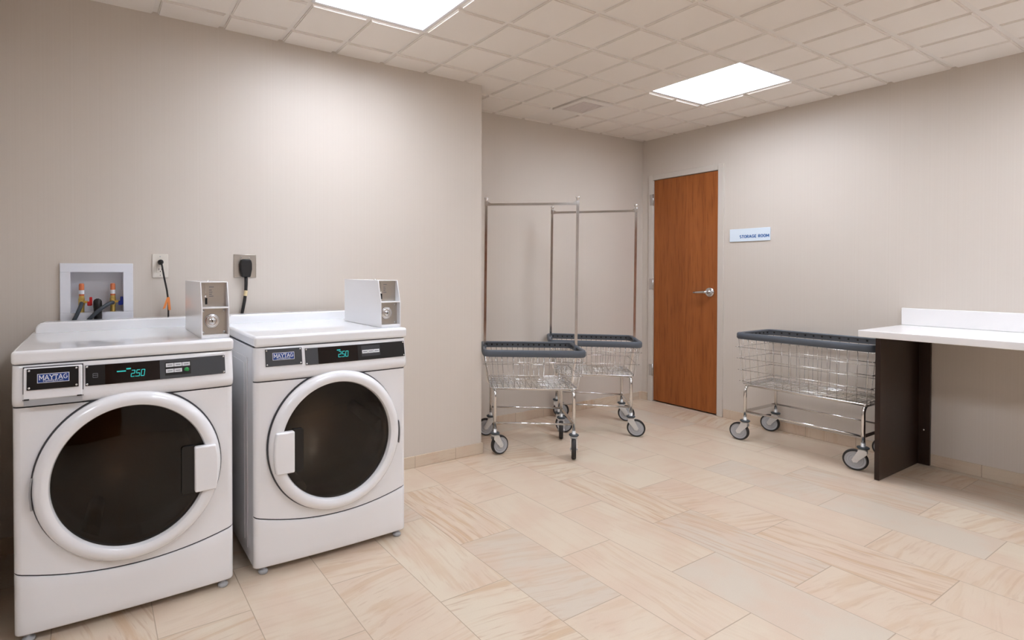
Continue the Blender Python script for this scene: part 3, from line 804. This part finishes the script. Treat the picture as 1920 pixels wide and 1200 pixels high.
        plate('panel_end', -.140, -.086, .829, .894, .003, .0003, 'darkgrey', dp_)
        plate('display_window', -.086, .094, .829, .894, .003, .0006, 'screen', dp_)
        bm = B(); fx = FP(.0038); seg_digits(bm, '2.50', .003, .850, .022, fx); obj('display_digits', bm, 'teal', dp_)
        plate('status_light', -.002, .014, .8765, .881, .0037, .0003, 'teal', dp_)
        plate('key_pad', .112, .203, .843, .888, .003, .0004, 'gasket', dp_)
        for c in range(3):
            k = plate('label_key', .115+c*.0285, .115+c*.0285+.0275, .856, .870, .0035, .0005, 'key', dp_)
            plate('key_print', .119+c*.0285, .119+c*.0285+.020, .8615, .8645, .0041, .0001, 'keytxt', k)
        screws(-.136, .325, .833, .890, .003, dp_)
    # coin box on the lid
    cx0, cx1, yb, z0, zm, z1 = .237, .340, .45, .9555, 1.071, 1.171
    yf0, yf1 = .038, .068
    bm = B(); th = .004
    side = [(yf0, z0), (yb, z0), (yb, z1), (yf1, z1), (yf0, zm)]
    prism(bm, side, cx0, cx0+th, 'x'); prism(bm, side, cx1-th, cx1, 'x')
    box(bm, cx0+th, cx1-th, yf1+.001, yb, z1-th, z1); box(bm, cx0+th, cx1-th, yb-th, yb, z0, z1-th); box(bm, cx0+th, cx1-th, yf0+.001, yb-th, z0, z0+.012)
    box(bm, cx0+th, cx1-th, yf0, yf0+.05, zm-.003, zm+.003)
    cb = obj('coin_box', bm, 'white', t, bevel=.0012)
    bm = B(); box(bm, cx0+th, cx1-th, yf0+.045, yf0+.05, zm+.003, z1-th)
    for k, (zz_, ww_) in enumerate(((.078,.018),(.066,.010),(.058,.012),(.050,.010),(.042,.016))): box(bm, cx0+.036, cx0+.036+ww_, yf0+.0446, yf0+.0451, zm+zz_, zm+zz_+.003, 1)
    up = obj('coin_plate', bm, ['steel', 'keytxt'], cb)
    bm = B(); box(bm, cx0+th, cx1-th, yf0+.03, yf0+.036, z0+.012, zm-.003); obj('lock_plate', bm, 'steel', cb)
    cxm = (cx0+cx1)/2
    bm = B(); box(bm, cx0+.021, cx0+.029, yf0+.0435, yf0+.0448, zm+.012, zm+.037); obj('coin_slot', bm, 'dark', cb)
    bm = B(); lathe(bm, [(0,-.006),(.004,-.005),(.005,0)], (cx0+.022, yf0+.045, zm+.043), 'y', 10); box(bm, cx0+.022, cx0+.0235, yf0+.0435, yf0+.045, zm+.055, zm+.09); obj('coin_knob', bm, 'chrome', cb)
    bm = B(); lathe(bm, [(.028,0),(.028,-.003),(.025,-.005),(.022,-.004),(.020,-.006),(.015,-.007),(.013,-.005),(.011,-.009),(0,-.0095)], (cxm-.008, yf0+.03, z0+.064), 'y', 32); lk = obj('coin_lock', bm, 'nickel', cb)
    bm = B(); box(bm, cxm-.0095, cxm-.0065, yf0+.0202, yf0+.021, z0+.059, z0+.069); obj('keyhole', bm, 'dark', lk)
    for x in (cx0+.012, cx1-.014):
        for z in (z0+.02, zm-.012):
            bm = B(); lathe(bm, [(0,-.003),(.004,-.002),(.005,0)], (x, yf0+.03, z), 'y', 10); obj('screw', bm, 'nickel', cb)
    bm = B(); lathe(bm, [(.006,0),(.006,.003),(0,.003)], (cxm, .2, z1), 'z', 12); obj('screw', bm, 'nickel', cb)
    return t
washer = machine('washing_machine', 'white front-load washing machine with a detergent drawer, below the white supply box', (-4.393, -1.1945, 0), 1, True)
dryer = machine('clothes_dryer', 'white front-load dryer without a drawer, below the square steel outlet plate', (-3.621, -1.183, 0), -1, False)

# power cords belong to their machines
def power_cord(parent, loc, cable, r, extra):
    bm = B(); tube(bm, cable, r, 10); c = obj('power_cord', bm, 'cord', parent); c.location = Vector(loc) - parent.location
    for nm, b2, m, bv in extra: obj(nm, b2, m, c, bevel=bv, seg=3, smooth=40)
b1 = B(); prism(b1, [(-.026,.03),(-.016,.035),(.016,.035),(.026,.03),(.03,.012),(.03,-.018),(.022,-.058),(-.022,-.058),(-.03,-.018),(-.03,.012)], -.034, -.008)
b2 = B(); tube(b2, [(0,-.022,-.127),(-.004,-.0225,-.155)], .0092, 12)
power_cord(dryer, (-3.828, YW, 1.24), [(0,-.02,-.05),(.001,-.021,-.09),(-.001,-.022,-.13),(-.008,-.023,-.18),(-.018,-.024,-.23),(-.03,-.022,-.30),(-.045,-.02,-.42),(-.05,-.018,-.6)], .0082, [('plug', b1, 'cord', .006), ('cord_band', b2, 'yellow', 0)])
b1 = B(); tube(b1, [(0,-.0075,.018),(0,-.03,.018)], .0125, 12); tube(b1, [(0,-.03,.018),(.001,-.042,.016)], [.008,.005], 10)
b2 = B()
def strip(bm, a, b, n):
    a, b, n = Vector(a), Vector(b), Vector(n)
    q = [bm.verts.new(p) for p in (a-n, a+n, b+n, b-n)]; q2 = [bm.verts.new(p+Vector((0,.0008,0))) for p in (a-n, a+n, b+n, b-n)]
    bm.faces.new(q); bm.faces.new(q2[::-1])
    for i in range(4): bm.faces.new((q[i], q2[i], q2[(i+1) % 4], q[(i+1) % 4]))
strip(b2, (.03,-.036,-.152), (.012,-.038,-.205), (.006,0,.002)); strip(b2, (.032,-.037,-.150), (.037,-.037,-.212), (.0055,0,0))
power_cord(washer, (-4.230, YW, 1.238), [(.001,-.040,.016),(.004,-.044,0),(.014,-.04,-.06),(.026,-.034,-.12),(.032,-.03,-.17),(.032,-.026,-.25),(.03,-.022,-.45),(.03,-.02,-.6)], .0042, [('plug', b1, 'cord', 0), ('cord_tag', b2, 'orange', 0)])

# ------------------------------------------------------------------ wire laundry carts
def rr_path(A, Bq, r, z, n=6):
    return [(x, y, z) for x, y in rrect(-A, A, -Bq, Bq, r, n)]
def cart(label, loc, ang, a, b, zr, A, Bh, zb, ab, bb_, sp, levels, rack, trails, group='wire laundry carts'):
    t = thing('laundry_cart', label, 'laundry cart', (loc[0], loc[1], 0), ang, group)
    # bumper rim: a swept rounded channel
    prof = [(-.016,-.004),(-.012,0),(-.001,0),(.004,-.006),(.004,-.036),(-.002,-.043),(-.008,-.043),(-.013,-.038),(-.013,-.006)]
    prof = [(-.024,-.006),(-.019,0),(-.006,0),(0,-.008),(0,-.036),(-.006,-.044),(-.014,-.044),(-.016,-.038),(-.018,-.014)]
    bm = B(); rings = []; r = .055; n = 6
    base = rrect(-A, A, -Bh, Bh, r, n)
    cs = [(A-r, Bh-r), (-A+r, Bh-r), (-A+r, -Bh+r), (A-r, -Bh+r)]
    for i, (x, y) in enumerate(base):
        c = cs[i//(n+1)]; d = Vector((x-c[0], y-c[1])).normalized()
        rings.append([bm.verts.new((x+d.x*o_, y+d.y*o_, zr+z_)) for o_, z_ in prof])
    N, K = len(rings), len(prof)
    for i in range(N):
        p, q = rings[i], rings[(i+1) % N]
        for k in range(K): bm.faces.new((p[k], p[(k+1) % K], q[(k+1) % K], q[k])).smooth = True
        nx, ny = int(round(2*(A-.05)/sp)), int(round(2*(Bh-.05)/sp))
    for k in range(nx+1):
        x = -(A-.05)+2*(A-.05)*k/nx
        for sg in (-1, 1): box(bm, x-.005, x+.005, sg*(Bh-.0165)-.0035, sg*(Bh-.0165)+.0035, zr-.028, zr-.017, 1)
    for k in range(ny+1):
        y = -(Bh-.05)+2*(Bh-.05)*k/ny
        for sg in (-1, 1): box(bm, sg*(A-.0165)-.0035, sg*(A-.0165)+.0035, y-.005, y+.005, zr-.028, zr-.017, 1)
    obj('bumper_rim', bm, ['rim', 'dark'], t, smooth=50)
    # wire basket
    bm = B(); At, Bt = A-.012, Bh-.012; ztop = zr-.02; w_ = .0019
    for k in range(nx+1):
        f = -1+2*k/nx
        xt, xb = f*(At-.03), f*ab*.97
        tube(bm, [(xt,-Bt,ztop),(xb,-bb_,zb),(xb,bb_,zb),(xt,Bt,ztop)], w_, 5)
    for k in range(ny+1):
        f = -1+2*k/ny
        yt, yb_ = f*(Bt-.03), f*bb_*.97
        tube(bm, [(-At,yt,ztop),(-ab,yb_,zb+.003),(ab,yb_,zb+.003),(At,yt,ztop)], w_, 5)
    m_ = 9
    for k in range(m_):
        y = -bb_+2*bb_*(k+.5)/m_; tube(bm, [(-ab,y,zb-.002),(ab,y,zb-.002)], w_*1.1, 5)
    for z in levels:
        f = (z-zb)/(ztop-zb); xl, yl = ab+(At-ab)*f, bb_+(Bt-bb_)*f
        for sg in (-1, 1):
            tube(bm, [(-xl-.016,sg*yl,z),(xl+.016,sg*yl,z)], w_*1.25, 6)
            tube(bm, [(sg*xl,-yl-.012,z),(sg*xl,yl+.012,z)], w_*1.25, 6)
    tube(bm, rr_path(ab, bb_, .03, zb, 4), .0034, 6, closed=True)
    obj('wire_basket', bm, 'wire', t)
    # leg frames: an inverted U at each end
    zt = zb-.012; rb = .045; zs = .165
    for sg in (-1, 1):
        x = sg*a
        pts = [(x,-b,zs),(x,-b,zt-rb)] + arc_pts((x,-b+rb,zt-rb), rb, PI, PI/2, 6, 'yz')[1:] + arc_pts((x,b-rb,zt-rb), rb, PI/2, 0, 6, 'yz') + [(x,b,zs)]
        bm = B(); tube(bm, pts, .0105, 12); obj('leg_frame', bm, 'chrome', t)
    for sg in (-1, 1):
        bm = B(); tube(bm, [(-a,sg*b,.212),(a,sg*b,.212)], .0068, 10); obj('long_rail', bm, 'chrome', t)
        bm = B(); tube(bm, [(-a,sg*(b-.05),zt),(a,sg*(b-.05),zt)], .0075, 10); obj('top_rail', bm, 'chrome', t)
        bm = B(); box(bm, sg*a-.003, sg*a+.003, -b+.01, b-.01, .201, .223); obj('end_rail', bm, 'chrome', t, bevel=.001)
    # casters
    for (sx, sy), tr in zip(((-1,-1),(1,-1),(1,1),(-1,1)), trails):
        d = Vector((math.cos(tr-ang), math.sin(tr-ang), 0)); nrm = Vector((-d.y, d.x, 0)); st = Vector((sx*a, sy*b, 0)); wc = st+d*.036+Vector((0,0,.0635))
        bm = B()
        lathe(bm, [(0,.172),(.0118,.171),(.0118,.139),(.02,.137),(.023,.128),(.020,.122),(0,.121)], st, 'z', 18)
        for s2 in (-1, 1):
            q = [(st-d*.019+nrm*s2*.0185+Vector((0,0,.126))), (st+d*.022+nrm*s2*.0185+Vector((0,0,.126))), (st+d*.028+nrm*s2*.0185+Vector((0,0,.112))), (wc+d*.017+nrm*s2*.019), (wc+d*.008-Vector((0,0,.015))+nrm*s2*.019), (wc-d*.010-Vector((0,0,.013))+nrm*s2*.019), (wc-d*.018+nrm*s2*.019), (st-d*.021+nrm*s2*.0185+Vector((0,0,.108)))]
            va = [bm.verts.new(p) for p in q]; vb = [bm.verts.new(p+nrm*s2*.0025) for p in q]
            bm.faces.new(va); bm.faces.new(vb[::-1])
            for i in range(len(q)): bm.faces.new((va[i], vb[i], vb[(i+1) % len(q)], va[(i+1) % len(q)]))
        tube(bm, [wc-nrm*.025, wc+nrm*.025], .006, 10)
        # yoke bridge
        q = [st-d*.019-nrm*.021, st+d*.024-nrm*.021, st+d*.024+nrm*.021, st-d*.019+nrm*.021]
        va = [bm.verts.new(p+Vector((0,0,.129))) for p in q]; vb = [bm.verts.new(p+Vector((0,0,.126))) for p in q]
        bm.faces.new(va); bm.faces.new(vb[::-1])
        for i in range(4): bm.faces.new((va[i], vb[i], vb[(i+1) % 4], va[(i+1) % 4]))
        c = obj('caster', bm, 'zinc', t)
        bm = B(); lathe(bm, [(.012,.1375),(.027,.1375),(.031,.141),(.031,.147),(.027,.150),(.012,.150)], st, 'z', 24); obj('thread_guard', bm, 'disc', c)
        def wheel(prof, nm, m):
            bm = B(); lathe(bm, prof, (0,0,0), 'x', 36)
            mt = Matrix((tuple([nrm.x, d.x, 0, wc.x]), tuple([nrm.y, d.y, 0, wc.y]), (nrm.z, 0, 1, wc.z), (0,0,0,1)))
            bm.transform(mt); obj(nm, bm, m, c, smooth=40)
        wheel([(.052,-.014),(.059,-.0145),(.0628,-.009),(.0635,0),(.0628,.009),(.059,.0145),(.052,.014)], 'tyre', 'rubber')
        wheel([(0,-.0145),(.016,-.0145),(.018,-.012),(.030,-.010),(.032,-.0125),(.040,-.0125),(.042,-.010),(.0535,-.0142),(.0535,.0142),(.042,.010),(.040,.0125),(.032,.0125),(.030,.010),(.018,.012),(.016,.0145),(0,.0145)], 'hub', 'hub')
    if rack:
        P, lean = .312, .009
        for sg in (-1, 1):
            bm = B()
            tube(bm, [(sg*.262,0,zb-.03),(sg*(ab+.006),0,zb+.01),(sg*(P-.004),0,zr-.05),(sg*P,0,zr-.01),(sg*P+lean,0,1.695)], .0122, 4)
            pl = obj('rack_pole', bm, 'chrome', t, smooth=40)
            bm = B(); lathe(bm, [(.0085,1.692),(.0085,1.712),(.0135,1.716),(.0135,1.726),(0,1.728)], (sg*P+lean,0,0), 'z', 14); obj('pole_cap', bm, 'chrome', pl)
            bm = B(); x = sg*P+lean; prism(bm, [(x-.011,1.668),(x+.011,1.668),(x+.011,1.70),(x-.011,1.70)], -.010, .010)
            prism(bm, [(x-sg*.011,1.667),(x-sg*.042,1.669),(x-sg*.042,1.677),(x-sg*.011,1.70)], -.007, .007); obj('bracket', bm, 'chrome', pl, bevel=.002)
            bm = B(); tube(bm, [(sg*P,0,zr-.035),(sg*P,0,zr+.006)], .0125, 10); obj('pole_sleeve', bm, 'rim', pl)
        bm = B(); tube(bm, [(-P+lean+.01,0,1.677),(P+lean-.01,0,1.677)], .0118, 4); obj('hanging_bar', bm, 'chrome', t, smooth=40)
    return t
R2 = Vector((.862, -.507)); RT = math.atan2(R2.y, R2.x); LF = RT+PI; TOW = RT-PI/2
cart('wire laundry cart with tall garment rack beside the washer wall end, in front of another', (-1.893, -.509), math.radians(-35.1), .255, .213, .695, .336, .240, .440, .282, .205, .037, [.615, .527],
     True, [-.09, math.radians(223), math.radians(224), math.radians(146)])
cart('wire laundry cart with garment rack in the corner, second one from the washer wall end', (-1.140, -.392), math.radians(-43.0), .255, .213, .695, .336, .236, .440, .282, .205, .037, [.615, .527],
     True, [-.92]*4)
cart('long wire laundry cart without a rack, tucked against the dark brown panel', (-.283, -1.556), -PI/2, .345, .210, .772, .414, .238, .405, .37, .205, .0515, [.669, .588, .505, .425],
     False, [1.72, 1.80, 1.66, 1.75])
